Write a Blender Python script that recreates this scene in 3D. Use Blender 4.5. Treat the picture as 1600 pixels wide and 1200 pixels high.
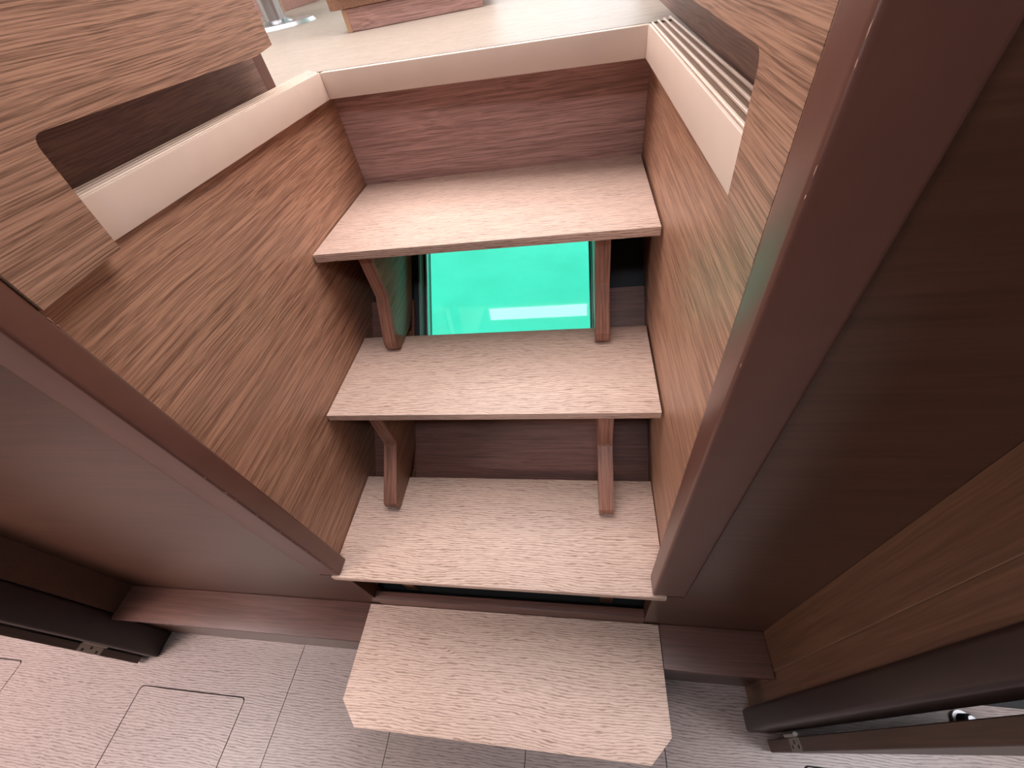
import bpy, bmesh, math, random
from mathutils import Vector, Matrix
from mathutils.geometry import tessellate_polygon

random.seed(4)
for o in list(bpy.data.objects):
    bpy.data.objects.remove(o)
scene = bpy.context.scene
col = scene.collection
rad = math.radians

# ------------------------------------------------------------------ camera
cam_data = bpy.data.cameras.new('camera')
cam_data.sensor_width = 36.0
cam_data.lens = 642.0 / 1600.0 * 36.0
cam_data.clip_start = 0.02
cam_data.clip_end = 200
cam = bpy.data.objects.new('camera', cam_data)
col.objects.link(cam)
rot = (Matrix.Rotation(rad(14.4149), 4, 'Z') @ Matrix.Rotation(rad(42.9014), 4, 'X')
       @ Matrix.Rotation(rad(-11.9264), 4, 'Z'))
cam.matrix_world = Matrix.Translation((0.4713, -0.1242, 1.152)) @ rot
scene.camera = cam

# ------------------------------------------------------------------ colour management
scene.view_settings.view_transform = 'Standard'
scene.view_settings.look = 'None'
scene.view_settings.gamma = 1.0
scene.view_settings.use_curve_mapping = False
scene.view_settings.exposure = 0.42

# ------------------------------------------------------------------ world, sun, daylight through the windows
world = bpy.data.worlds.new('sky')
scene.world = world
world.use_nodes = True
wn = world.node_tree.nodes
wn['Background'].inputs[0].default_value = (0.80, 0.90, 1.0, 1)
wn['Background'].inputs[1].default_value = 1.6

def light(name, kind, loc, target, energy, colour, sx=1.0, sy=1.0, spread=180):
    d = bpy.data.lights.new(name, kind)
    d.energy = energy
    d.color = colour
    if kind == 'AREA':
        d.shape = 'RECTANGLE'
        d.size = sx
        d.size_y = sy
        d.spread = rad(spread)          # beam narrowed by hand to keep spill off the steps
    o = bpy.data.objects.new(name, d)
    col.objects.link(o)
    o.location = loc
    v = Vector(target) - Vector(loc)
    o.rotation_euler = v.to_track_quat('-Z', 'Y').to_euler()
    return o

sun = light('sun', 'SUN', (-20, 4, 8), (0, 1.6, 0), 7.4, (1.0, 0.97, 0.92))
sun.rotation_euler = Vector((1.0, 0.10, -0.30)).to_track_quat('-Z', 'Y').to_euler()
sun.data.angle = rad(0.6)
# area lamps for unseen daylight: saloon doors and overhead, hatches, an added fill
light('daylight_saloon_doors', 'AREA', (0.4, 4.55, 2.0), (0.4, 0.0, 1.3), 14, (0.93, 0.96, 1.0), 3.4, 1.5)
light('daylight_saloon_roof', 'AREA', (0.15, 1.15, 2.93), (0.15, 1.15, 0.0), 118, (1.0, 0.965, 0.985), 3.6, 1.7)
light('daylight_passage_hatch', 'AREA', (0.42, -0.60, 2.04), (0.40, -0.20, 0.0), 7.0, (0.80, 0.90, 1.0), 0.66, 0.26)
light('fill_left_bulkhead', 'AREA', (-1.30, -1.07, 1.12), (-0.40, 0.1, 0.55), 6.0, (1.0, 0.87, 0.82), 0.8, 0.28, 95)  # added warm lamp, brightens the left bulkhead
light('daylight_right_cabin_hatch', 'AREA', (1.80, -0.32, 2.04), (1.65, -0.28, 0.0), 12, (0.95, 0.96, 1.0), 0.6, 0.5, 85)
light('daylight_cabin_hatch', 'AREA', (-1.45, -0.5, 2.04), (-1.35, -0.40, 0.0), 22, (1.0, 0.885, 0.875), 0.6, 0.6, 85)

# ------------------------------------------------------------------ materials
def srgb(r, g, b):
    def c(v):
        v /= 255.0
        return v / 12.92 if v <= 0.04045 else ((v + 0.055) / 1.055) ** 2.4
    return (c(r), c(g), c(b), 1.0)

def base_mat(name):
    m = bpy.data.materials.new(name)
    m.use_nodes = True
    return m, m.node_tree.nodes, m.node_tree.links, m.node_tree.nodes['Principled BSDF']

def plain(name, colour, rough=0.5, metal=0.0, spec=0.5, noise=0.0, nscale=60, coat=0.0):
    m, n, l, b = base_mat(name)
    b.inputs['Base Color'].default_value = colour
    b.inputs['Roughness'].default_value = rough
    b.inputs['Metallic'].default_value = metal
    b.inputs['Specular IOR Level'].default_value = spec
    b.inputs['Coat Weight'].default_value = coat
    if noise:
        t = n.new('ShaderNodeTexCoord')
        x = n.new('ShaderNodeTexNoise')
        x.inputs['Scale'].default_value = nscale
        x.inputs['Detail'].default_value = 4
        l.new(t.outputs['Object'], x.inputs['Vector'])
        r = n.new('ShaderNodeValToRGB')
        r.color_ramp.elements[0].position = 0.3
        r.color_ramp.elements[1].position = 0.7
        r.color_ramp.elements[0].color = [c * (1 - noise) for c in colour[:3]] + [1]
        r.color_ramp.elements[1].color = [min(1, c * (1 + noise)) for c in colour[:3]] + [1]
        l.new(x.outputs['Fac'], r.inputs['Fac'])
        l.new(r.outputs['Color'], b.inputs['Base Color'])
    return m

def wood(name, axis, light_c, dark_c, length=9.0, width=230.0, wav=0.006, lo=0.42, hi=0.56, rough=0.42,
         bump=0.25, patch=0.16, spec=0.5, coarse=0.35, coat=0.0, depth=0.0006):
    """oak-look laminate or veneer: fine dashes drawn out along one axis, over slow tone changes"""
    m, n, l, b = base_mat(name)
    tc = n.new('ShaderNodeTexCoord')
    # slow wobble of the grain lines
    wob = n.new('ShaderNodeTexNoise')
    wmap = n.new('ShaderNodeMapping')
    ws = [14.0, 14.0, 14.0]
    for ax in (axis if isinstance(axis, tuple) else (axis,)):
        ws[ax] = 5.0
    wmap.inputs['Scale'].default_value = ws
    l.new(tc.outputs['Object'], wmap.inputs['Vector'])
    l.new(wmap.outputs['Vector'], wob.inputs['Vector'])
    wob.inputs['Scale'].default_value = 1.0
    wob.inputs['Detail'].default_value = 2.0
    sub = n.new('ShaderNodeVectorMath'); sub.operation = 'SUBTRACT'
    sub.inputs[1].default_value = (0.5, 0.5, 0.5)
    l.new(wob.outputs['Color'], sub.inputs[0])
    mul = n.new('ShaderNodeVectorMath'); mul.operation = 'SCALE'
    mul.inputs['Scale'].default_value = wav * 4
    l.new(sub.outputs['Vector'], mul.inputs[0])
    add = n.new('ShaderNodeVectorMath'); add.operation = 'ADD'
    l.new(tc.outputs['Object'], add.inputs[0])
    l.new(mul.outputs['Vector'], add.inputs[1])

    def streak(ls, wd, detail):
        mp = n.new('ShaderNodeMapping')
        s = [wd, wd, wd]
        for ax in (axis if isinstance(axis, tuple) else (axis,)):
            s[ax] = ls
        mp.inputs['Scale'].default_value = s
        l.new(add.outputs['Vector'], mp.inputs['Vector'])
        t = n.new('ShaderNodeTexNoise')
        t.inputs['Scale'].default_value = 1.0
        t.inputs['Detail'].default_value = detail
        t.inputs['Roughness'].default_value = 0.6
        l.new(mp.outputs['Vector'], t.inputs['Vector'])
        return t.outputs['Fac']
    fine = streak(length, width, 3.0)
    wide = streak(length * 0.35, width * 0.22, 2.0)
    slow = streak(1.6, 5.0, 2.0)
    mx = n.new('ShaderNodeMix')
    mx.data_type = 'FLOAT'
    mx.inputs[0].default_value = coarse
    l.new(fine, mx.inputs[2])
    l.new(wide, mx.inputs[3])
    ramp = n.new('ShaderNodeValToRGB')
    ramp.color_ramp.elements[0].position = lo
    ramp.color_ramp.elements[1].position = hi
    ramp.color_ramp.elements[0].color = dark_c
    ramp.color_ramp.elements[1].color = light_c
    l.new(mx.outputs[0], ramp.inputs['Fac'])
    tone = n.new('ShaderNodeMapRange')
    tone.inputs['From Min'].default_value = 0.3
    tone.inputs['From Max'].default_value = 0.7
    tone.inputs['To Min'].default_value = 1.0 - patch
    tone.inputs['To Max'].default_value = 1.0 + patch * 0.5
    l.new(slow, tone.inputs['Value'])
    fin = n.new('ShaderNodeMix')
    fin.data_type = 'RGBA'
    fin.blend_type = 'MULTIPLY'
    fin.inputs[0].default_value = 1.0
    l.new(ramp.outputs['Color'], fin.inputs[6])
    l.new(tone.outputs['Result'], fin.inputs[7])
    l.new(fin.outputs[2], b.inputs['Base Color'])
    b.inputs['Roughness'].default_value = rough
    b.inputs['Specular IOR Level'].default_value = spec
    b.inputs['Coat Weight'].default_value = coat
    b.inputs['Coat Roughness'].default_value = 0.25
    if bump:
        bp = n.new('ShaderNodeBump')
        bp.inputs['Strength'].default_value = bump
        bp.inputs['Distance'].default_value = depth
        l.new(mx.outputs[0], bp.inputs['Height'])
        l.new(bp.outputs['Normal'], b.inputs['Normal'])
    return m

def oak(name, light_c, dark_c, period=0.0046, rough=0.40, bump=0.35, strength=1.0):
    """limed-oak laminate: thin broken pore lines running along x, gently wavy"""
    m, n, l, b = base_mat(name)
    tc = n.new('ShaderNodeTexCoord')
    def noise(sx, sy, sz, detail=2.0, rgh=0.5):
        mp = n.new('ShaderNodeMapping')
        mp.inputs['Scale'].default_value = (sx, sy, sz)
        l.new(tc.outputs['Object'], mp.inputs['Vector'])
        t = n.new('ShaderNodeTexNoise')
        t.inputs['Scale'].default_value = 1.0
        t.inputs['Detail'].default_value = detail
        t.inputs['Roughness'].default_value = rgh
        l.new(mp.outputs['Vector'], t.inputs['Vector'])
        return t.outputs['Fac']
    def math_(op, a, b2):
        k = n.new('ShaderNodeMath')
        k.operation = op
        for i_, v_ in enumerate((a, b2)):
            if isinstance(v_, (int, float)):
                k.inputs[i_].default_value = v_
            elif v_ is not None:
                l.new(v_, k.inputs[i_])
        return k.outputs[0]
    sep = n.new('ShaderNodeSeparateXYZ')
    l.new(tc.outputs['Object'], sep.inputs[0])
    yy = math_('ADD', sep.outputs['Y'], sep.outputs['Z'])
    big = math_('MULTIPLY', math_('SUBTRACT', noise(4.0, 9.0, 9.0, 1.0), 0.5), 0.030)
    small = math_('MULTIPLY', math_('SUBTRACT', noise(38.0, 170.0, 170.0, 2.0), 0.5), 0.0075)
    ph = math_('MULTIPLY', math_('ADD', math_('ADD', yy, big), small), 2 * math.pi / period)
    line = math_('MULTIPLY', math_('ADD', math_('SINE', ph, None), 1.0), 0.5)
    line = math_('POWER', line, 1.6)
    dash = noise(34.0, 300.0, 300.0, 2.0)
    rmp = n.new('ShaderNodeMapRange')
    rmp.inputs['From Min'].default_value = 0.40
    rmp.inputs['From Max'].default_value = 0.62
    l.new(dash, rmp.inputs['Value'])
    pores = math_('MULTIPLY', line, math_('ADD', math_('MULTIPLY', rmp.outputs['Result'], 0.55), 0.45))
    pores = math_('MULTIPLY', pores, strength)
    grain = math_('MULTIPLY', math_('SUBTRACT', noise(60.0, 900.0, 900.0, 2.0), 0.5), 0.35)
    pores = math_('ADD', pores, grain)
    cl = n.new('ShaderNodeClamp')
    l.new(pores, cl.inputs['Value'])
    mx = n.new('ShaderNodeMix')
    mx.data_type = 'RGBA'
    mx.inputs[6].default_value = light_c
    mx.inputs[7].default_value = dark_c
    l.new(cl.outputs[0], mx.inputs[0])
    tone = n.new('ShaderNodeMapRange')
    tone.inputs['From Min'].default_value = 0.3
    tone.inputs['From Max'].default_value = 0.7
    tone.inputs['To Min'].default_value = 0.93
    tone.inputs['To Max'].default_value = 1.03
    l.new(noise(2.0, 22.0, 22.0, 2.0), tone.inputs['Value'])
    fin = n.new('ShaderNodeMix')
    fin.data_type = 'RGBA'
    fin.blend_type = 'MULTIPLY'
    fin.inputs[0].default_value = 1.0
    l.new(mx.outputs[2], fin.inputs[6])
    l.new(tone.outputs['Result'], fin.inputs[7])
    l.new(fin.outputs[2], b.inputs['Base Color'])
    b.inputs['Roughness'].default_value = rough
    bp = n.new('ShaderNodeBump')
    bp.inputs['Strength'].default_value = bump
    bp.inputs['Distance'].default_value = 0.0004
    bp.invert = True
    l.new(cl.outputs[0], bp.inputs['Height'])
    l.new(bp.outputs['Normal'], b.inputs['Normal'])
    return m

OAK_L, OAK_D = srgb(222, 189, 165), srgb(168, 128, 106)
M = {}
M['tread'] = oak('oak_laminate', srgb(214, 184, 168), srgb(152, 121, 105), 0.0042, 0.52)
M['floor'] = oak('floor_laminate', srgb(152, 134, 128), srgb(102, 85, 80), 0.0050, 0.40)
M['saloon_floor'] = oak('saloon_laminate', srgb(163, 150, 138), srgb(116, 102, 90), 0.006, 0.45, 0.15)
VEN_L, VEN_D = srgb(188, 142, 115), srgb(126, 88, 70)
M['veneer_y'] = wood('veneer_along_y', 1, VEN_L, VEN_D, 9, 720, 0.0025, 0.40, 0.58, 0.42, 0.3, 0.08, coarse=0.3)
M['veneer_x'] = wood('veneer_along_x', 0, srgb(198, 156, 147), srgb(140, 106, 100), 9, 720, 0.0025, 0.40, 0.58, 0.42, 0.3, 0.08, coarse=0.3)
M['inner'] = wood('inner_veneer_shaded', 1, srgb(140, 108, 96), srgb(108, 80, 70), 9, 640, 0.003, 0.40, 0.58, 0.45, 0.2, 0.08, coarse=0.2)  # darker, greyer veneer: shade behind the cut-outs is put into its colour
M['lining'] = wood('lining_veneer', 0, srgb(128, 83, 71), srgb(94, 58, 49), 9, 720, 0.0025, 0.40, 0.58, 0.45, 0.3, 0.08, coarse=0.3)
M['panel_y'] = wood('upper_veneer_along_y', 1, srgb(174, 132, 108), srgb(110, 78, 61), 9, 800, 0.0018, 0.39, 0.58, 0.42, 0.3, 0.08, coarse=0.25)
M['bracket'] = wood('bracket_veneer', 1, srgb(150, 108, 84), srgb(112, 76, 58), 11, 300, 0.003, 0.40, 0.60, 0.36, 0.2)
M['edge'] = wood('edge_veneer', (1, 2), srgb(156, 110, 92), srgb(112, 75, 63), 12, 300, 0.002, 0.40, 0.60, 0.40, 0.15)
DK_L, DK_D = srgb(104, 70, 52), srgb(84, 54, 40)
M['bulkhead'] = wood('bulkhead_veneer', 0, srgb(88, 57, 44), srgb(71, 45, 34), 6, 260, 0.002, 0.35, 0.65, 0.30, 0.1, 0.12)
M['jamb_z'] = wood('jamb_veneer', 2, srgb(116, 80, 59), srgb(92, 62, 44), 6, 280, 0.002, 0.38, 0.62, 0.42, 0.15)
M['ledge'] = wood('ledge_veneer', 0, srgb(106, 70, 60), srgb(82, 53, 45), 9, 260, 0.002, 0.38, 0.62, 0.42, 0.2)
M['trim'] = plain('red_brown_lacquer', srgb(100, 64, 54), 0.36, noise=0.06, nscale=40)
M['dark_trim'] = plain('dark_brown_lacquer', srgb(42, 27, 24), 0.38, noise=0.08, nscale=40)
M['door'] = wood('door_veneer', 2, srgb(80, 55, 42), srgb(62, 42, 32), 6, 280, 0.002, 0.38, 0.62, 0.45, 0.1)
M['coaming'] = plain('beige_lacquer', srgb(214, 190, 175), 0.45, noise=0.02, nscale=25)
M['nosing'] = plain('nosing_wood', srgb(128, 101, 84), 0.45, noise=0.05, nscale=50)
M['strip'] = plain('nosing_strip', srgb(232, 208, 190), 0.35)
M['chip'] = plain('bare_wood', srgb(190, 146, 122), 0.8)
M['black'] = plain('black_gap', srgb(18, 17, 18), 0.7)
M['navy'] = plain('hatch_surround', srgb(20, 21, 27), 0.55)
M['metal'] = plain('brushed_steel', srgb(186, 186, 190), 0.30, 1.0)
M['plate'] = plain('hinge_steel', srgb(150, 142, 134), 0.38, 0.9)
M['seal'] = plain('grey_seal', srgb(120, 142, 138), 0.35)
M['frame_dark'] = plain('hatch_frame', srgb(34, 34, 32), 0.45)
M['frame_pale'] = plain('hatch_rim', srgb(196, 200, 190), 0.35)
M['white'] = plain('white_lining', srgb(226, 220, 212), 0.6)
M['hull'] = plain('hull_gelcoat', srgb(225, 228, 228), 0.3)
M['edge_dull'] = plain('dull_edge_band', srgb(132, 100, 78), 0.5)
M['edge_light'] = plain('pale_edge_band', srgb(176, 138, 110), 0.5)

def glass_mat():
    m, n, l, b = base_mat('acrylic_pane')
    out = n['Material Output']
    tr = n.new('ShaderNodeBsdfTransparent')
    tr.inputs['Color'].default_value = (0.94, 0.98, 0.97, 1)
    gl = n.new('ShaderNodeBsdfGlossy')
    gl.inputs['Roughness'].default_value = 0.015
    fr = n.new('ShaderNodeFresnel')
    fr.inputs['IOR'].default_value = 1.49
    mix = n.new('ShaderNodeMixShader')
    l.new(fr.outputs['Fac'], mix.inputs['Fac'])
    l.new(tr.outputs['BSDF'], mix.inputs[1])
    l.new(gl.outputs['BSDF'], mix.inputs[2])
    l.new(mix.outputs['Shader'], out.inputs['Surface'])
    return m
M['glass'] = glass_mat()

def sea_mat():
    m, n, l, b = base_mat('turquoise_sea')
    tc = n.new('ShaderNodeTexCoord')
    t = n.new('ShaderNodeTexNoise')
    t.inputs['Scale'].default_value = 5.0
    t.inputs['Detail'].default_value = 5.0
    l.new(tc.outputs['Object'], t.inputs['Vector'])
    r = n.new('ShaderNodeValToRGB')
    r.color_ramp.elements[0].position = 0.25
    r.color_ramp.elements[1].position = 0.6
    r.color_ramp.elements[0].color = (0.065, 0.74, 0.55, 1)
    r.color_ramp.elements[1].color = (0.08, 0.82, 0.63, 1)
    l.new(t.outputs['Fac'], r.inputs['Fac'])
    l.new(r.outputs['Color'], b.inputs['Base Color'])
    b.inputs['Roughness'].default_value = 0.25
    b.inputs['Specular IOR Level'].default_value = 0.15
    return m
M['sea'] = sea_mat()

def pane_light(name, colour, strength):
    m, n, l, b = base_mat(name)
    b.inputs['Base Color'].default_value = (0.8, 0.8, 0.8, 1)
    b.inputs['Emission Color'].default_value = colour
    b.inputs['Emission Strength'].default_value = strength
    return m
M['skylight'] = pane_light('daylit_pane', (0.95, 0.97, 1.0, 1), 6.5)

# ------------------------------------------------------------------ mesh helpers
def finish(name, bm, mat, parent=None, bevel=0.0, seg=2, smooth=False):
    if bevel:
        bm.normal_update()
        ed = [e for e in bm.edges if len(e.link_faces) == 2 and e.calc_face_angle(0) > rad(28)]
        bmesh.ops.bevel(bm, geom=ed, offset=bevel, segments=seg, profile=0.6, affect='EDGES', clamp_overlap=True)
    bmesh.ops.recalc_face_normals(bm, faces=bm.faces)
    me = bpy.data.meshes.new(name)
    bm.to_mesh(me)
    bm.free()
    me.materials.append(mat)
    if smooth or bevel:
        for p in me.polygons:
            p.use_smooth = True
        try:
            me.set_sharp_from_angle(angle=rad(40))
        except Exception:
            pass
    o = bpy.data.objects.new(name, me)
    col.objects.link(o)
    if parent is not None:
        o.parent = parent
    return o

def add_prism(bm, pts, axis, a0, a1):
    """polygon (two coordinates) extruded along axis 0/1/2 from a0 to a1"""
    def P(p, a):
        if axis == 0:
            return (a, p[0], p[1])
        if axis == 1:
            return (p[0], a, p[1])
        return (p[0], p[1], a)
    lo = [bm.verts.new(P(p, a0)) for p in pts]
    hi = [bm.verts.new(P(p, a1)) for p in pts]
    k = len(pts)
    for i in range(k):
        bm.faces.new((lo[i], lo[(i + 1) % k], hi[(i + 1) % k], hi[i]))
    bm.faces.new(lo[::-1])
    bm.faces.new(hi)

def add_box(bm, x0, x1, y0, y1, z0, z1):
    add_prism(bm, [(x0, y0), (x1, y0), (x1, y1), (x0, y1)], 2, z0, z1)

def box(name, x0, x1, y0, y1, z0, z1, mat, parent=None, bevel=0.0, seg=2):
    bm = bmesh.new()
    add_box(bm, x0, x1, y0, y1, z0, z1)
    return finish(name, bm, mat, parent, bevel, seg)

def prism(name, pts, axis, a0, a1, mat, parent=None, bevel=0.0, seg=2):
    bm = bmesh.new()
    add_prism(bm, pts, axis, a0, a1)
    return finish(name, bm, mat, parent, bevel, seg)

def plate_holes(name, outer, holes, z0, z1, mat, parent=None, xf=None):
    """flat plate with holes, real thickness; polygon in plan, xf maps (u, v, w) to space"""
    xf = xf or (lambda u, v, w: (u, v, w))
    loops = [outer] + holes
    flat = [p for lp in loops for p in lp]
    tris = tessellate_polygon([[Vector((p[0], p[1], 0)) for p in lp] for lp in loops])
    bm = bmesh.new()
    lo = [bm.verts.new(xf(p[0], p[1], z0)) for p in flat]
    hi = [bm.verts.new(xf(p[0], p[1], z1)) for p in flat]
    for t in tris:
        bm.faces.new([hi[i] for i in t])
        bm.faces.new([lo[i] for i in reversed(t)])
    s = 0
    for lp in loops:
        k = len(lp)
        for i in range(k):
            a, b2 = s + i, s + (i + 1) % k
            bm.faces.new((lo[a], lo[b2], hi[b2], hi[a]))
        s += k
    return finish(name, bm, mat, parent)

def round_rect(x0, x1, y0, y1, r, n=5):
    pts = []
    for cx, cy, a0 in ((x1 - r, y1 - r, 0), (x0 + r, y1 - r, 90), (x0 + r, y0 + r, 180), (x1 - r, y0 + r, 270)):
        for i in range(n + 1):
            a = rad(a0 + 90.0 * i / n)
            pts.append((cx + r * math.cos(a), cy + r * math.sin(a)))
    return pts

def cyl(bm, c, r, h, n=32, axis=2, r2=None):
    r2 = r if r2 is None else r2
    m = Matrix.Translation(c)
    if axis == 1:
        m = m @ Matrix.Rotation(rad(90), 4, 'X')
    elif axis == 0:
        m = m @ Matrix.Rotation(rad(90), 4, 'Y')
    bmesh.ops.create_cone(bm, cap_ends=True, segments=n, radius1=r, radius2=r2, depth=h, matrix=m)

def empty(name, loc=(0, 0, 0)):
    o = bpy.data.objects.new(name, None)
    o.empty_display_size = 0.05
    col.objects.link(o)
    o.location = loc
    return o

def adopt(root, *kids):
    """parent a part built in world coordinates so that it stays where it stands"""
    for k in kids:
        k.parent = root
        k.matrix_parent_inverse = Matrix.Translation(root.location).inverted() if not root.rotation_euler.z else root.matrix_world.inverted()
    return root

def struct(o, label=None, cat=None):
    o['kind'] = 'structure'
    if label:
        o['label'] = label
    if cat:
        o['category'] = cat
    return o

def tag(o, label, cat, group=None):
    o['label'] = label
    o['category'] = cat
    if group:
        o['group'] = group
    return o

# ------------------------------------------------------------------ levels taken from the photograph
ZS = 1.032                       # saloon sole
T1, T2, T3, T4 = 0.819, 0.604, 0.398, 0.198
TH = 0.0155
HS = 1.118                       # run of the hull lining per unit of height

def hull_y(z):
    return 0.309 + HS * (z - 0.369)

# ================================================================== THE SETTING
# ---- floor of the hull passage: sub floor, panels with seams, lift-out hatches
GAP = 0.0016
floor = struct(box('floor', -2.6, 2.6, -1.05, 0.10, -0.06, -0.014, M['black']),
               'pinkish grey oak-look floor of the hull passage with thin black seams', 'floor')
seams = [-2.6, -0.25, 0.03, 0.336, 0.62, 2.6]
HY0 = -0.42
hatches = [(-0.660, -0.354, HY0, -0.096), (-1.40, -1.070, HY0, -0.076), (0.874, 1.18, HY0, -0.095)]
for i in range(5):
    a, b2 = seams[i], seams[i + 1]
    hs = [h for h in hatches if a < h[0] < b2]
    holes = [round_rect(h[0], h[1], h[2], h[3], 0.010) for h in hs]
    p = plate_holes('floor_panel', [(a + GAP / 2, -1.05), (b2 - GAP / 2, -1.05), (b2 - GAP / 2, 0.028), (a + GAP / 2, 0.028)],
                    holes, -0.014, 0.0, M['floor'], floor)
labels = ['pinkish oak floor hatch with rounded corners, left of the lowest step',
          'far left floor hatch, cut off by the photo edge beside the left door',
          'floor hatch at the bottom right corner below the ajar right door']
for h, lb in zip(hatches, labels):
    pts = round_rect(h[0] + 0.0024, h[1] - 0.0024, h[2] + 0.0024, h[3] - 0.0024, 0.009)
    o = prism('floor_hatch', pts, 2, -0.0138, -0.0002, M['floor'])
    tag(o, lb, 'hatch', 'lift-out hatches in the passage floor')

# ---- stair well: side walls, back wall, sloping hull lining with the escape hatch
wall_left = struct(prism('wall_left', [(0.1145, 0.0), (0.806, 0.0), (0.806, 0.9905), (0.747, 0.9905), (0.1145, 0.9988)], 0, -0.075, 0.0, M['veneer_y']),
                   'brown wood veneer side wall left of the steps, grain running horizontally', 'wall')
wall_right = struct(box('wall_right', 0.600, 0.62, 0.1145, 0.806, 0.0, 0.9905, M['veneer_y']),
                    'brown wood veneer side wall right of the steps with green window glow', 'wall')
wall_back = struct(box('wall_back', 0.0005, 0.5995, 0.7905, 0.806, 0.745, 0.9905, M['veneer_x']),
                   'brown veneer riser wall above the top step', 'wall')
# tiny pale nail spots in the left wall
for (y, z) in ((0.36, 0.83), (0.318, 0.80), (0.27, 0.755), (0.43, 0.845), (0.50, 0.72), (0.20, 0.56), (0.465, 0.70), (0.22, 0.56)):
    bm = bmesh.new()
    cyl(bm, (0.0003, y, z), 0.0011, 0.0012, 8, axis=0)
    finish('nail_spot', bm, M['chip'], wall_left)
for (x, z) in ((0.41, 0.925), (0.07, 0.925)):
    bm = bmesh.new()
    cyl(bm, (x, 0.7903, z), 0.0013, 0.0012, 8, axis=1)
    finish('nail_spot', bm, M['chip'], wall_back)

# inclined coordinates of the hull side: u along x, v up the slope, w out of the slope towards the stairs
_n = Vector((0, -1, HS)).normalized()
_s = Vector((0, HS, 1)).normalized()
_o = Vector((0, 0.309, 0.369))
def slope(u, v, w):
    p = _o + _s * v + _n * w
    return (u, p.y, p.z)
def v_at(z):
    return (z - 0.369) / _s.z
V0, VT = v_at(0.366), v_at(0.633)
VW0, VW1 = v_at(0.50), v_at(0.80)
WX0, WX1 = 0.101, 0.499
wall_hull = struct(plate_holes('wall_hull', [(0.0005, V0), (0.5995, V0), (0.5995, VT), (WX1, VT), (WX1, VW0), (WX0, VW0), (WX0, VT), (0.0005, VT)],
                   [], -0.012, 0.0, M['lining'], None, slope),
                   'brown veneer lining of the sloping hull side behind the steps', 'wall')
surround = plate_holes('hatch_surround', [(0.0005, v_at(0.46)), (0.5995, v_at(0.46)), (0.5995, v_at(0.84)), (0.0005, v_at(0.84))],
                       [[(0.112, VW0 + .008), (0.4965, VW0 + .008), (0.4965, VW1), (0.112, VW1)]], -0.060, -0.0125, M['navy'], wall_hull, slope)
plate_holes('gap_shade_panel', [(0.0005, v_at(0.165)), (0.5995, v_at(0.165)), (0.5995, V0 - 0.0005), (0.0005, V0 - 0.0005)], [], -0.012, 0.0, M['black'], wall_hull, slope)  # black sheet standing in for the deep shade below the third tread
window = empty('window_1', slope(0.30, VW0, 0))
struct(window, 'turquoise sea-view hatch window in the sloping hull side under the top step', 'window')
parts = []
def slope_box(name, u0, u1, v0, v1, w0, w1, mat):
    o = plate_holes(name, [(u0, v0), (u1, v0), (u1, v1), (u0, v1)], [], w0, w1, mat, None, slope)
    parts.append(o)
    return o
slope_box('seal', 0.1125, 0.1165, VW0 + 0.009, VW1 - .001, -0.030, -0.004, M['seal'])
slope_box('seal', 0.4945, 0.4962, VW0 + 0.009, VW1 - .001, -0.030, -0.004, M['seal'])
slope_box('frame', 0.1168, 0.1215, VW0 + 0.009, VW1 - .001, -0.058, -0.024, M['frame_dark'])
slope_box('frame', 0.4905, 0.4942, VW0 + 0.009, VW1 - .001, -0.058, -0.024, M['frame_dark'])
slope_box('frame', 0.1217, 0.4903, VW0 + 0.009, VW0 + 0.016, -0.058, -0.024, M['frame_dark'])
slope_box('frame', 0.1217, 0.4903, VW1 - 0.010, VW1 - .001, -0.058, -0.024, M['frame_dark'])
slope_box('rim', 0.1217, 0.1232, VW0 + 0.0165, VW1 - .0105, -0.046, -0.026, M['frame_pale'])
slope_box('glass', 0.1233, 0.4902, VW0 + 0.0165, VW1 - .0105, -0.036, -0.030, M['glass'])
bpy.context.view_layer.update()
adopt(window, *parts)

# ---- front bulkhead of the passage on both sides of the steps
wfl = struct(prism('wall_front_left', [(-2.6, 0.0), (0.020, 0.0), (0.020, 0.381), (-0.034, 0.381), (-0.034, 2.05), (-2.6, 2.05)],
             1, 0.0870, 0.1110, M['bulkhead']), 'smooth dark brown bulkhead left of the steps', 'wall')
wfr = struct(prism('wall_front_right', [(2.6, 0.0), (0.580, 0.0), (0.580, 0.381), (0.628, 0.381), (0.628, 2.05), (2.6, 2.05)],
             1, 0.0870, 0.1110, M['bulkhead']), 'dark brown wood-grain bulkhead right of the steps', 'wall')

def trim_post(name, x0, x1, lean, label):
    bm = bmesh.new()
    add_box(bm, x0, x1, 0.0825, 0.1140, T3 + 0.0006, 2.05)
    for v in bm.verts:
        if v.co.z > 1:
            v.co.y += lean * 0.0
    return struct(finish(name, bm, M['trim'], None, 0.004, 3), label, 'trim')
trim_l = trim_post('trim_1', -0.0335, 0.0185, 0.02, 'red-brown lacquered corner post with chipped edge left of the steps')
trim_r = trim_post('trim_2', 0.5760, 0.6275, 0.0, 'red-brown lacquered corner post with chipped edge right of the steps')
def chip(x, y, z, sx, sz, par):
    bm = bmesh.new()
    bmesh.ops.create_icosphere(bm, subdivisions=1, radius=1.0)
    for v in bm.verts:
        k = random.uniform(0.6, 1.1)
        v.co = Vector((x + v.co.x * sx * k, y + v.co.y * 0.0005 * k, z + v.co.z * sz * k))
    return finish('chip', bm, M['chip'], par)
for z in (0.425, 0.43, 0.47, 0.52, 0.545, 0.57, 0.60, 0.635, 0.66, 0.70, 0.72, 0.76):
    chip(0.0176, 0.0834, z + random.uniform(-.006, .006), 0.0006, random.uniform(0.0010, 0.003), trim_l)
chip(0.0182, 0.1130, 0.985, 0.0012, 0.004, trim_l)
chip(0.0182, 0.1133, 0.977, 0.0012, 0.002, trim_l)
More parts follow.
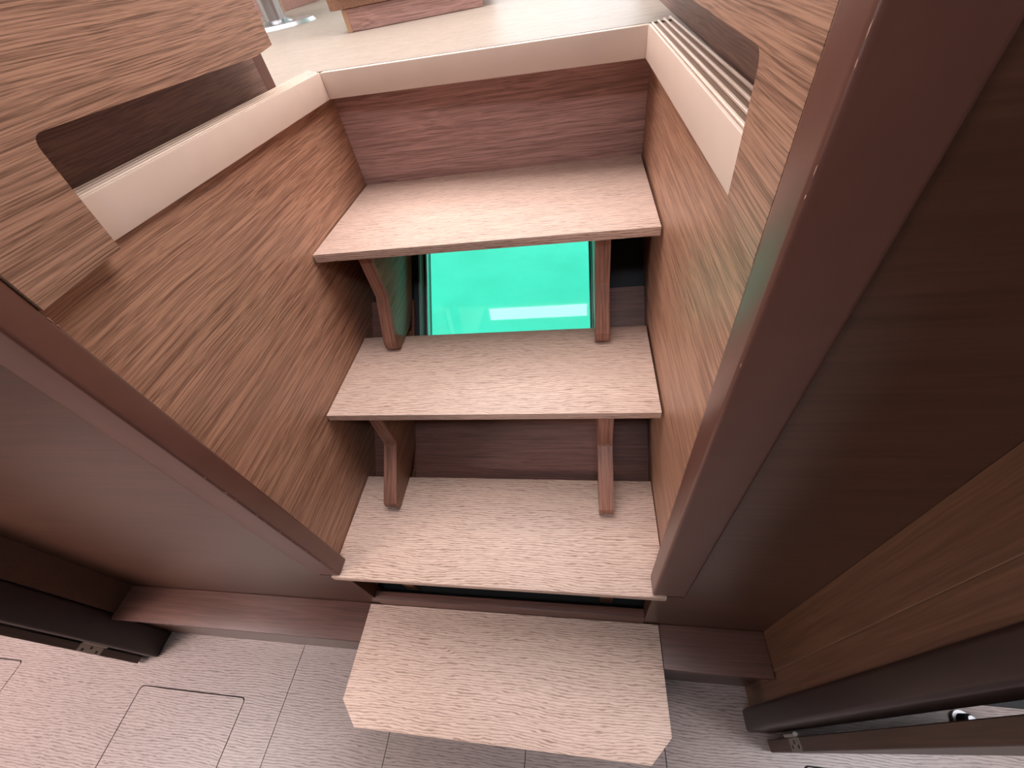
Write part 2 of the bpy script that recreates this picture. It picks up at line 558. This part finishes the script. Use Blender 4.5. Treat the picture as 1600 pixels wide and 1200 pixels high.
for z in (0.935, 1.045, 1.062, 1.10, 1.112):
    chip(0.5770, 0.0834, z + random.uniform(-.006, .006), 0.0003, random.uniform(0.0012, 0.004), trim_r)

# ---- ledges at the foot of the bulkheads
def ledge(name, x0, x1, label):
    root = empty(name, ((x0 + x1) / 2, 0.05, 0))
    struct(root, label, 'ledge')
    bpy.context.view_layer.update()
    a = box('ledge_top', x0, x1, 0.012, 0.0866, 0.180, 0.1965, M['ledge'], None, 0.0015)
    b2 = box('kick_board', x0, x1, 0.0215, 0.0866, 0.0005, 0.1795, M['bulkhead'])
    adopt(root, a, b2)
ledge('baseboard_left', -0.650, -0.0060, 'reddish wood ledge at the foot of the left bulkhead')
ledge('baseboard_right', 0.6095, 0.7995, 'reddish wood ledge between the lowest step and the right side wall')

# ---- beige coaming around the opening in the saloon floor, with grooved nosing on the sides
CL0, CL1 = (0.0020, 0.150), (0.0170, 0.747)      # left inner line, near to far
CR0, CR1 = (0.5840, 0.130), (0.5790, 0.698)
ZB = 0.9910
def coaming_side(name, a, b2, out, label, nlines, rise):
    root = empty(name, (a[0], a[1], ZB))
    struct(root, label, 'trim')
    bpy.context.view_layer.update()
    d = (Vector(b2) - Vector(a)).normalized()
    nrm = Vector((-d.y, d.x)) * out
    def off(p, w, along=0.0):
        q = Vector(p) + nrm * w + d * along
        return (q.x, q.y)
    kids = [prism('coaming_face', [off(a, 0), off(b2, 0), off(b2, 0.004), off(a, 0.004)], 2, ZB, ZS + 0.0010, M['coaming'], None, 0.0015)]
    kids.append(prism('nosing', [off(a, 0.0042), off(b2, 0.0042), off(b2, 0.0380), off(a, 0.0380)], 2, ZB + 0.003, ZS - 0.0006, M['nosing']))
    for i in range(nlines):
        w = 0.0046 + 0.0098 * i
        kids.append(prism('nosing_strip', [off(a, w), off(b2, w, 0.010 * i), off(b2, w + 0.0030, 0.010 * i), off(a, w + 0.0030)], 2,
                          ZS - 0.0005, ZS + 0.0022, M['strip'], None, 0.0006, 1))
    for k in kids:                       # the side coamings rise a few millimetres towards the passage
        for v in k.data.vertices:
            v.co.z += rise * (b2[1] - v.co.y) / (b2[1] - a[1])
    adopt(root, *kids)
    return root
coaming_side('trim_3', CL0, CL1, 1, 'beige floor coaming along the left side wall with pale grooved nosing', 4, 0.0085)
coaming_side('trim_4', CR0, CR1, -1, 'beige floor coaming along the right side wall with four pale nosing strips', 4, 0.0040)
bm = bmesh.new()
add_prism(bm, [(CL1[0] - 0.001, CL1[1] + 0.0006), (CR1[0] + 0.001, CR1[1] + 0.0006), (CR1[0] + 0.003, CR1[1] + 0.0125), (CL1[0] + 0.001, CL1[1] + 0.0125)], 2, ZB, ZS - 0.0003)
struct(finish('trim_5', bm, M['coaming'], None, 0.0015), 'beige floor coaming across the head of the steps', 'trim')

# ---- saloon sole round the opening
sf_pts = [(-2.6, 0.130), (-0.0375, 0.130), (-0.0215, 0.7603), (0.0180, 0.7603), (0.5820, 0.7112), (0.6175, 0.7112),
          (0.6225, 0.130), (2.6, 0.130), (2.6, 4.6), (-2.6, 4.6)]
sf = struct(prism('floor_saloon', sf_pts, 2, 0.9915, ZS, M['saloon_floor']),
            'pale oak-look saloon floor at the head of the steps in bright daylight', 'floor')

# ---- upper side panels with the cut-out over the coaming
def rounded(pts, idx, r, n=6):
    """round one corner of a polygon"""
    p0, p1, p2 = Vector(pts[idx - 1]), Vector(pts[idx]), Vector(pts[(idx + 1) % len(pts)])
    a = p1 + (p0 - p1).normalized() * r
    b2 = p1 + (p2 - p1).normalized() * r
    arc = []
    for i in range(n + 1):
        t = i / n
        q = a * (1 - t) ** 2 + p1 * 2 * t * (1 - t) + b2 * t * t
        arc.append((q.x, q.y))
    return pts[:idx] + arc + pts[idx + 1:]
pl = [(0.1146, 0.9935), (0.2085, 0.9965), (0.2175, 1.0955), (0.5785, 1.0850), (0.6310, 1.0895), (0.6360, 1.46), (0.1146, 1.46)]
struct(prism('wall_upper_left', rounded(pl, 2, 0.012), 0, 0.0075, 0.0205, M['panel_y']),
       'light brown veneer panel upper left, cut out above the coaming with a rounded corner', 'wall')
pr = [(0.1146, 0.9935), (0.1860, 0.9955), (0.1885, 1.0875), (0.80, 1.0890), (0.80, 1.46), (0.1146, 1.46)]
struct(prism('wall_upper_right', rounded(pr, 2, 0.012), 0, 0.5770, 0.5825, M['panel_y']),
       'light brown veneer panel upper right, cut out above the coaming with a rounded corner', 'wall')
# furniture fronts seen through the two cut-outs
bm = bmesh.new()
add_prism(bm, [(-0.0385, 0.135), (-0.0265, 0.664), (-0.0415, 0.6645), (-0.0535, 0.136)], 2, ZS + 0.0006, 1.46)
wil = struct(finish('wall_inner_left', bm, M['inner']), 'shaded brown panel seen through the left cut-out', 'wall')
bm = bmesh.new()
add_prism(bm, [(-0.0268, 0.640), (-0.0255, 0.6655), (-0.0425, 0.6665), (-0.0430, 0.6655), (-0.0263, 0.6646)], 2, ZS + 0.0006, 1.46)
finish('edge_band', bm, M['trim'], wil)
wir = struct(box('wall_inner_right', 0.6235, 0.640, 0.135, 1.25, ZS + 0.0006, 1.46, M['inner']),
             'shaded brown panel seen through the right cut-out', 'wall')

# ---- passage side walls with the jambs and doors on both sides
wpr = struct(box('wall_passage_right', 0.800, 0.822, 0.0245, 0.0866, 0.0, 2.05, M['jamb_z']),
             'brown side panel at the right end of the passage bulkhead', 'wall')
box('side_panel', 0.8010, 0.822, -0.0175, 0.0233, 0.0, 2.05, M['jamb_z'], wpr)
box('edge_band', 0.7998, 0.8215, 0.0237, 0.0244, 0.197, 2.05, M['edge_dull'], wpr)
struct(box('trim_6', 0.7840, 0.832, -0.0535, -0.0180, 0.0, 2.05, M['dark_trim'], None, 0.006, 3),
       'dark rounded door jamb on the right above the ajar door', 'trim')
wpl = struct(box('wall_passage_left', -0.675, -0.652, 0.0245, 0.0866, 0.0, 2.05, M['bulkhead']),
             'dark brown side panel at the left end of the passage bulkhead', 'wall')
struct(box('trim_7', -0.690, -0.6560, -0.0380, 0.0240, 0.0, 2.05, M['dark_trim'], None, 0.006, 3),
       'dark rounded door jamb at the left edge of the photo', 'trim')

def door(name, hinge, length, ang, th, plate_z, sgn, label):
    root = empty(name, (hinge[0], hinge[1], 0))
    struct(root, label, 'door')
    root.rotation_euler = (0, 0, rad(ang))
    leaf = box('door_leaf', 0, length * sgn, -th, 0, 0.012, 1.92, M['door'], root, 0.001, 1)
    x0, x1 = (-0.0006 * sgn, 0.0010 * sgn)
    z0, z1 = plate_z
    pl_ = bmesh.new()
    add_box(pl_, min(x0, x1) - 0.0004, max(x0, x1), -th + 0.0006, -0.0006, z0, z1)
    hp = finish('hinge_plate', pl_, M['plate'], root)
    for k in range(3):
        s = bmesh.new()
        cyl(s, (-0.0011 * sgn, -th / 2 + (0.003 if k % 2 else -0.003), z0 + (z1 - z0) * (0.2 + 0.3 * k)), 0.0028, 0.001, 10, axis=0)
        finish('screw', s, M['frame_dark'], hp)
    s = bmesh.new()
    cyl(s, (-0.0035 * sgn, 0.0035, (z0 + z1) / 2), 0.0036, (z1 - z0) * 1.05, 14)
    finish('hinge_knuckle', s, M['plate'], root)
    h = bmesh.new()
    cyl(h, (length * 0.9 * sgn, -th - 0.02, 1.0), 0.008, 0.05, 16, axis=1)
    cyl(h, (length * 0.84 * sgn, -th - 0.045, 1.0), 0.007, 0.12, 16, axis=0)
    finish('door_handle', h, M['metal'], root)
    return root
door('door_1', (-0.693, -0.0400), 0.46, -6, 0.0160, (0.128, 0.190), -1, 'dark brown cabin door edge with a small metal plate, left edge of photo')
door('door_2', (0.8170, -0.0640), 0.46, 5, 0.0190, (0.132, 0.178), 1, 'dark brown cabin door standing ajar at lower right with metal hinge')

# ---- the rest of the boat shell round the passage and the saloon, out of the picture
ceil_pass = plate_holes('ceiling_passage', [(-2.6, -1.10), (2.6, -1.10), (2.6, 0.13), (-2.6, 0.13)],
    [], 2.052, 2.10, M['white'])
struct(ceil_pass, 'white lining overhead in the passage', 'ceiling')
for i, (a, b2, c, d) in enumerate(((-0.110, 0.508, -0.348, -0.268), (-0.345, -0.195, -0.335, -0.262))):
    struct(box('window_%d' % (2 + i), a + .001, b2 - .001, c + .001, d - .001, 2.044, 2.0515, M['skylight']),
           ('long narrow daylit roof pane over the passage', 'short daylit roof pane beside the long one over the passage')[i], 'window')
struct(box('ceiling_deck', -2.6, 2.6, -1.10, 0.13, 2.12, 2.14, M['white']), 'deck above the passage lining', 'ceiling')
wo = plate_holes('wall_outboard', [(-2.6, 0.0), (2.6, 0.0), (2.6, 2.05), (-2.6, 2.05)], [[(-1.71, 0.97), (-0.89, 0.97), (-0.89, 1.27), (-1.71, 1.27)]],  # opening cut for the added warm lamp
                 -1.10, -1.06, M['bulkhead'], None, lambda u, v, w: (u, w, v))
struct(wo, 'brown outboard side of the passage behind the viewer', 'wall')
struct(prism('wall_end_left', [(-1.10, -0.06), (0.14, -0.06), (0.14, 0.95), (4.66, 0.95), (4.66, 3.0), (-1.10, 3.0)], 0, -2.66, -2.602, M['white']), 'end wall beyond the left cabin', 'wall')
struct(prism('wall_end_right', [(-1.10, -0.06), (0.14, -0.06), (0.14, 0.95), (4.66, 0.95), (4.66, 3.0), (-1.10, 3.0)], 0, 2.602, 2.66, M['white']), 'end wall beyond the right cabin', 'wall')
struct(box('wall_header', -2.6, 2.6, 0.112, 0.130, 2.16, 3.0, M['white']), 'lining above the stair opening', 'wall')
struct(box('ceiling_saloon', -2.6, 2.6, 0.131, 4.6, 2.96, 3.0, M['white']), 'white saloon ceiling', 'ceiling')
struct(plate_holes('wall_saloon', [(-2.6, ZS), (2.6, ZS), (2.6, 2.95), (-2.6, 2.95)], [[(-1.4, 1.2), (2.2, 1.2), (2.2, 2.8), (-1.4, 2.8)]],
                   4.61, 4.65, M['white'], None, lambda u, v, w: (u, w, v)), 'aft saloon wall with wide open doors', 'wall')
struct(box('wall_hull_outside', -2.6, -0.076, 0.115, 0.140, 0.0, 0.985, M['hull']), 'hull side under the bridge deck, left', 'wall')
struct(box('wall_hull_outside_right', 0.621, 2.6, 0.115, 0.140, 0.0, 0.985, M['hull']), 'hull side under the bridge deck, right', 'wall')

# ---- sea under the bridge deck
bm = bmesh.new()
nx, ny = 60, 60
vs = [[bm.verts.new((-12 + 24.0 * i / nx, 0.145 + 24.0 * (j / ny) ** 2, -0.10 + 0.006 * math.sin(i * 1.7 + j * 0.9) + 0.005 * math.sin(j * 1.3 - i * 0.6)))
       for j in range(ny + 1)] for i in range(nx + 1)]
for i in range(nx):
    for j in range(ny):
        bm.faces.new((vs[i][j], vs[i + 1][j], vs[i + 1][j + 1], vs[i][j + 1]))
sea = finish('sea_water', bm, M['sea'], None, smooth=True)
sea['kind'] = 'stuff'
sea['label'] = 'bright turquoise sea water seen through the hatch window'
sea['category'] = 'water'

# ================================================================== THE STEPS
stairs = empty('staircase', (0.30, 0.20, 0.0))
tag(stairs, 'four pale oak steps on brown brackets climbing to the saloon', 'stairs')
bpy.context.view_layer.update()
kids = []
def tread(pts, z, label=None):
    o = prism('tread', pts, 2, z - TH, z, M['tread'], None, 0.0012, 2)
    if label:
        o['label'] = label
    kids.append(o)
    return o
e = 0.0022
tread([(e, 0.494), (0.6 - 0.004, 0.494), (0.6 - 0.004, 0.7898), (e, 0.7898)], T1)
tread([(e, 0.300), (0.6 - 0.004, 0.300), (0.6 - 0.004, 0.5150), (e, 0.5150)], T2)
tread([(0.0012, 0.0795), (0.5985, 0.0795), (0.5985, 0.2905), (0.0012, 0.2905)], T3)
c4 = 0.038
tread([(-0.0050, -0.086), (-0.0050 + c4, -0.1250), (0.6085 - c4, -0.1250), (0.6085, -0.086), (0.6085, 0.0848), (-0.0050, 0.0848)], T4)
# brackets between the treads
def bracket(x0, x1, z_top, z_foot, y_front, foot_front):
    zb = z_foot
    drop = z_top - z_foot
    knee = z_foot + drop * 0.535
    yk2 = foot_front - 0.004
    zk2 = zb + 0.020
    tip = 0.010
    pts = [(y_front, z_top), (y_front, knee), (foot_front - 0.002, zb + 0.026), (foot_front - 0.003, zb + 0.014),
           (foot_front + 0.000, zb + 0.005), (foot_front + 0.007, zb + 0.0006)]
    yb = hull_y(zb) - 0.006
    pts += [(min(yb, foot_front + 0.075), zb + 0.0006)]
    yb2 = foot_front + 0.075
    pts += [(hull_y(zb + 0.02) - 0.002, zb + 0.02), (hull_y(z_top) - 0.002, z_top)]
    o = prism('bracket', pts, 0, x0, x1, M['bracket'], None, 0.0018, 2)
    kids.append(o)
    # edge strip on the front of the bracket
    f = [(y_front - 0.0012, z_top), (y_front - 0.0012, knee - 0.001), (foot_front - 0.0032, zb + 0.026), (foot_front - 0.0042, zb + 0.014),
         (foot_front - 0.001, zb + 0.0045), (foot_front + 0.006, zb + 0.0006)]
    bk = [(p[0] + 0.0030, p[1]) for p in f]
    bm = bmesh.new()
    add_prism(bm, f + bk[::-1], 0, x0 - 0.0002, x1 + 0.0002)
    s = finish('edge_strip', bm, M['edge'])
    s.parent = o
for x0, x1 in ((0.0725, 0.0990), (0.4965, 0.5225)):
    bracket(x0, x1, T1 - TH - 0.0004, T2, 0.514, 0.470)
    bracket(x0, x1, T2 - TH - 0.0004, T3, 0.311, 0.219)
    b3 = prism('bracket', [(0.16, T3 - TH - 0.0004), (0.118, 0.26), (0.118, 0.195), (0.150, 0.188), (hull_y(0.26), 0.26), (hull_y(T3 - TH) - 0.004, T3 - TH - 0.0004)],
               0, x0, x1, M['bracket'], None, 0.0015)
    kids.append(b3)
# riser board behind the lowest tread
kids.append(prism('riser_board', [(0.0855, 0.060), (0.0855, 0.241), (0.101, 0.241), (0.101, 0.060)], 0, 0.0208, 0.5792, M['ledge'], None, 0.0012))
# hidden boxed support carrying the lowest tread
kids.append(prism('riser_board', [(-0.040, 0.0008), (-0.040, T4 - TH - 0.0004), (-0.024, T4 - TH - 0.0004), (-0.024, 0.0008)], 0, 0.04, 0.565, M['ledge'], None, 0.001))
for x in (0.025, 0.565):
    kids.append(box('cheek_board', x, x + 0.0145, -0.0400, 0.0850, 0.0008, T4 - TH - 0.0004, M['ledge'], None, 0.001))
adopt(stairs, *kids)

# ================================================================== THINGS IN THE SALOON
cab = empty('cabinet', (-0.128, 1.268, ZS))
cab.rotation_euler = (0, 0, rad(8.9))
tag(cab, 'brown wooden cabinet base standing on the saloon floor at the top', 'cabinet')
box('plinth', 0.0, 0.368, 0.0, 0.34, 0.0006, 0.047, M['veneer_x'], cab, 0.001, 1)
box('edge_band', -0.0012, 0.011, -0.0012, 0.010, 0.0006, 0.0465, M['edge_light'], cab)
box('body', -0.030, 0.40, -0.006, 0.38, 0.0475, 0.70, M['panel_y'], cab, 0.004)
for k in range(2):
    d_ = box('drawer', -0.004 if k == 0 else 0.19, 0.184 if k == 0 else 0.374, -0.020, -0.0065, 0.075, 0.66, M['veneer_x'], cab, 0.002)
    q = bmesh.new()
    cyl(q, (0.09 if k == 0 else 0.28, -0.026, 0.60), 0.012, 0.012, 20, axis=1)
    finish('knob', q, M['metal'], d_)

post = empty('table_post', (-0.681, 1.91, ZS))
tag(post, 'brushed steel table post on a round floor plate, top left', 'post')
q = bmesh.new(); cyl(q, (0, 0, 0.36), 0.040, 0.70, 40); finish('tube', q, M['metal'], post, smooth=True)
q = bmesh.new(); cyl(q, (0, 0, 0.006), 0.150, 0.011, 48, r2=0.142); finish('floor_plate', q, M['metal'], post, smooth=True)
q = bmesh.new(); cyl(q, (0, 0, 0.0165), 0.062, 0.010, 40, r2=0.046); finish('collar', q, M['metal'], post, smooth=True)
q = bmesh.new(); add_prism(q, round_rect(-0.45, 0.40, -0.30, 0.35, 0.05), 2, 0.7105, 0.735); finish('table_top', q, M['tread'], post, 0.003)

seat = empty('settee', (-1.165, 2.894, ZS))
tag(seat, 'dark wooden settee base far back on the saloon floor behind the steel post', 'settee')
box('base', -1.2, 0.0, 0.012, 0.5, 0.0006, 0.30, M['veneer_x'], seat, 0.002)
box('edge_band', -0.045, 0.001, 0.0, 0.0115, 0.0006, 0.30, M['edge_light'], seat)
box('cushion', -1.2, 0.0, 0.0, 0.5, 0.302, 0.42, M['white'], seat, 0.03, 4)
seat2 = box('settee_plinth', -1.10, 0.4, 3.46, 3.9, ZS + 0.0006, ZS + 0.34, M['veneer_x'], None, 0.002)
tag(seat2, 'low dark wooden plinth at the far end of the saloon floor', 'plinth')

# door stop on the cabin floor, seen through the gap beside the right door
ds = empty('door_stop', (1.186, 0.000, 0.0))
tag(ds, 'small black and chrome door stop on the floor behind the right door', 'door stop')
q = bmesh.new(); cyl(q, (0, 0, 0.0045), 0.016, 0.008, 24); finish('base', q, M['metal'], ds, smooth=True)
q = bmesh.new(); cyl(q, (0, 0, 0.019), 0.011, 0.021, 24, r2=0.009); finish('buffer', q, M['black'], ds, smooth=True)
q = bmesh.new(); cyl(q, (0, 0, 0.032), 0.0095, 0.005, 24, r2=0.006); finish('cap', q, M['metal'], ds, smooth=True)
